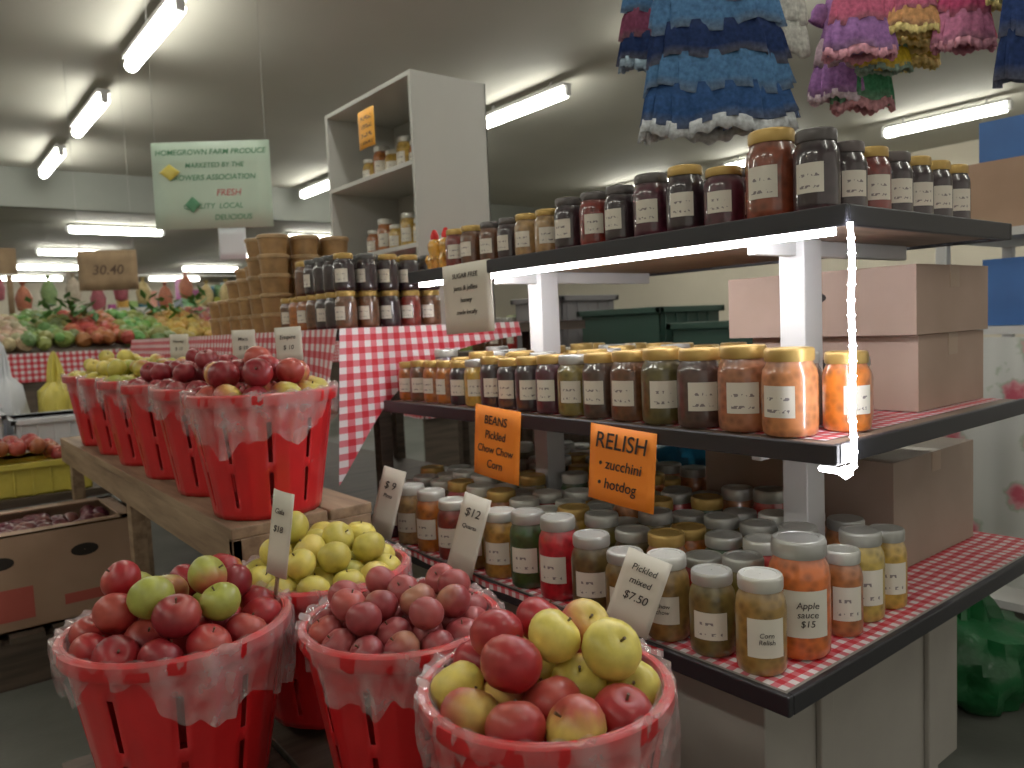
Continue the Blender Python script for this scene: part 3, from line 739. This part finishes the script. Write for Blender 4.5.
nz=nt.nodes.new('ShaderNodeTexNoise'); nz.inputs['Scale'].default_value=26; nt.links.new(u_.outputs['UV'],nz.inputs['Vector'])
dd=math_n(nt,'ADD',vo.outputs['Distance'],math_n(nt,'MULTIPLY',nz.outputs['Fac'],.35))
rp=nt.nodes.new('ShaderNodeValToRGB'); el=rp.color_ramp.elements; el[0].color=(.5,.08,.12,1); el[0].position=.32; el[1].position=.54; el[1].color=(.56,.57,.55,1)
x_=el.new(.42); x_.color=(.6,.28,.31,1); x_=el.new(.48); x_.color=(.36,.42,.34,1)
nt.links.new(dd,rp.inputs['Fac']); nt.links.new(rp.outputs['Color'],bs.inputs['Base Color']); M_rose=m
e=empty('curtained_storage_shelf',(3.5,.8,0)); b=MB()
b.box(3.2,3.9,.2,1.36,1.14,1.17); b.box(3.2,3.9,.2,1.36,.1,.13); b.box(3.2,3.9,.2,1.36,1.5,1.53)
for x in (3.2,3.86):
    for y in (.2,1.32): b.box(x,x+.04,y,y+.04,0,1.53)
b.build('shelf_frame',[M_white],e,False)
b=MB(); b.grid(lambda u,v:(3.18+.015*math.sin(u*40),.2+u*1.16,.2+v*.93),80,4,0,UV=lambda u,v:(u*1.16,v*.93)); b.build('rose_curtain',[M_rose],e)
cbox('blue_carton',3.22,3.7,.7,1.2,1.172,1.42,M_blue)
cbox('cardboard_box',3.22,3.7,.72,1.3,1.532,1.78,M_card)
cbox('blue_carton',3.24,3.7,.7,1.22,1.782,1.93,M_blue)

# ------------------------------------------------------------ hanging doll clothes
def garment(name,x,y,ztop,w,h,cols,sleeve=None,tiers=3,bod=.3,trim=None,yaw=-.66,seed=0,fl0=.3,fl1=.5,depth=.2):
    e=empty(name,(x,y,ztop)); r2=random.Random(seed); M=T(x,y,ztop)@Matrix.Rotation(yaw,4,'Z')@Matrix.Scale(depth,4,(0,1,0))
    b=MB(); hb=h*bod
    prof=[(w*.10,0),(w*.22,-.03*h),(w*.27,-hb*.4),(w*.28,-hb*.8),(w*fl0,-hb)]
    b.lathe(prof,32,M,0,cols[0],rf=lambda a,k:1+.05*math.sin(6*a+k))
    hs=h-hb; ph=r2.uniform(0,6); p2=r2.uniform(0,6)
    for t in range(tiers):
        za=-hb-hs*t/tiers+.01*h; zb=-hb-hs*(t+1)/tiers-.03*h
        ra=w*(fl0+(fl1-fl0)*t/tiers); rb_=w*(fl0+(fl1-fl0)*(t+1)/tiers)*1.02
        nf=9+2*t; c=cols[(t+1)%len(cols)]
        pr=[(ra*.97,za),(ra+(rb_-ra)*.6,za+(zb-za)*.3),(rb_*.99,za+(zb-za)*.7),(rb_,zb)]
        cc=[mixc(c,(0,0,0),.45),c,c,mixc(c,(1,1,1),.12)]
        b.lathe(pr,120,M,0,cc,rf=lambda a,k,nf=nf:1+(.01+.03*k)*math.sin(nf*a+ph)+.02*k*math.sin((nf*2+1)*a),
                zf=lambda a,k,t=t:.008*h*k*math.sin(5*a+p2+t)+.007*h*k*math.sin(2*a+t*2+ph))
        if trim and t==tiers-1:
            b.lathe([(rb_*.99,zb+.005),(rb_*1.04,zb-.07*h)],160,M,0,trim,rf=lambda a,k:1+.06*math.sin(19*a)+.03*math.sin(43*a),zf=lambda a,k:.024*h*math.sin(5*a+p2+t)+.012*h*math.sin(26*a)*k)
    sc=sleeve or cols[0]
    for s in (-1,1):
        Ms=M@T(s*w*.3,0,-hb*.3)@Matrix.Rotation(s*-.5,4,'Y')
        b.lathe([(w*.05,.05*h),(w*.12,.02*h),(w*.14,-.06*h),(w*.10,-.13*h),(w*.13,-.17*h)],20,Ms,0,sc,rf=lambda a,k:1+.08*math.sin(7*a))
    b.build('dress_cloth',[M_cloth],e,solid=.002)
    b=MB(); Mh=T(x,y,ztop)@Matrix.Rotation(yaw,4,'Z')
    cord(b,[tuple(Mh@Vector(p)) for p in ((-w*.25,0,-.03),(0,0,.02),(w*.25,0,-.03))],.003,6)
    cord(b,[tuple(Mh@Vector((0,0,.02))),(x,y,2.395)],.002,6)
    b.build('wire_hanger',[M_grey],e)
R_=Vector((.786,-.618,0)); F_=Vector((.618,.786,0))
def at(lat,f): p=F_*f+R_*lat; return p.x,p.y
LB=(.07,.17,.34); NB=(.015,.03,.1); MBl=(.03,.08,.22); WH=(.5,.53,.56)
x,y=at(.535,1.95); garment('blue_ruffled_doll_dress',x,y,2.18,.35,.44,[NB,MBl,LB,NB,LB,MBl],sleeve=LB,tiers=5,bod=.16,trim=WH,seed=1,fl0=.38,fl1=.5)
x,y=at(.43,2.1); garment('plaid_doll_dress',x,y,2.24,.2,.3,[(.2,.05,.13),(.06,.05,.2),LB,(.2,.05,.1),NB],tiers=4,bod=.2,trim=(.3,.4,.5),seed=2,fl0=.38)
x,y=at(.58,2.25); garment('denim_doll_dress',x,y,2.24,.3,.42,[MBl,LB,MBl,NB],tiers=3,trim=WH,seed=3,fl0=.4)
x,y=at(.725,2.02); garment('pale_doll_dress',x,y,2.18,.12,.27,[(.5,.5,.46),(.42,.5,.33),(.52,.52,.48)],tiers=3,bod=.2,seed=4,fl0=.38)
YK=(.66,.48,.04); PKK=(.55,.12,.22); LV=(.32,.15,.4)
gs=[(.90,.15,.24,2.14,LV,PKK),(.945,.14,.2,2.16,YK,(.64,.5,.08)),(.98,.14,.31,2.13,(.06,.24,.12),(.36,.05,.08)),(1.03,.12,.22,2.17,PKK,YK),(1.07,.15,.21,2.15,YK,(.66,.52,.08)),(1.115,.12,.24,2.16,(.3,.3,.06),YK),(1.16,.13,.24,2.15,(.55,.18,.32),(.45,.06,.15)),(1.21,.13,.21,2.15,(.5,.03,.05),PKK),(.925,.15,.25,2.09,LV,(.5,.36,.44)),(1.25,.11,.2,2.2,(.06,.2,.16),YK),(1.0,.12,.17,2.05,YK,(.06,.2,.12))]
for i,(l,w,h,z,c1,c2) in enumerate(gs):
    x,y=at(l,1.98+.08*(i%3)); garment('knitted_doll_outfit',x,y,z,w*1.1,h,[c1,c2,c1,mixc(c1,c2,.5)],tiers=2+i%2,bod=.45,trim=mixc(c2,(1,1,1),.2),seed=10+i,fl0=.34,fl1=.5,depth=.3)
x,y=at(1.27,1.86); garment('navy_doll_dress',x,y,2.10,.2,.32,[NB,(.02,.04,.13),NB],tiers=2,bod=.35,seed=30,fl0=.4)
e=empty('hanging_clothes_rail',(1.9,1.0,2.4)); b=MB()
cord(b,[(*at(.1,2.05),2.4),(*at(1.6,2.05),2.4)],.008); cord(b,[(*at(.1,2.05),2.4),(*at(.1,2.05),3.36)],.003); cord(b,[(*at(1.6,2.05),2.4),(*at(1.6,2.05),3.36)],.003)
b.build('rail_and_cables',[M_grey],e)

# ------------------------------------------------------------ world, camera
w=bpy.data.worlds.new('World'); S.world=w; w.use_nodes=True
w.node_tree.nodes['Background'].inputs[0].default_value=(1,.93,.79,1); w.node_tree.nodes['Background'].inputs[1].default_value=.45
S.view_settings.view_transform='Standard'; S.view_settings.exposure=-.08; S.view_settings.gamma=1.1
p=math.radians(4.3); th=math.radians(2.5)
Fc=Vector((F_.x*math.cos(p),F_.y*math.cos(p),-math.sin(p))).normalized(); R0=R_.normalized(); U0=R0.cross(Fc)
Rr=R0*math.cos(th)-U0*math.sin(th); Ur=U0*math.cos(th)+R0*math.sin(th)
cam=bpy.data.cameras.new('camera'); co=bpy.data.objects.new('camera',cam); COL.objects.link(co)
m3=Matrix((Rr,Ur,-Fc)).transposed(); co.matrix_world=T(0,0,1.25)@m3.to_4x4()
cam.lens=27.2; cam.sensor_width=36; cam.clip_start=.02; cam.clip_end=100
cam.dof.use_dof=True; cam.dof.focus_distance=1.45; cam.dof.aperture_fstop=4.5
S.camera=co
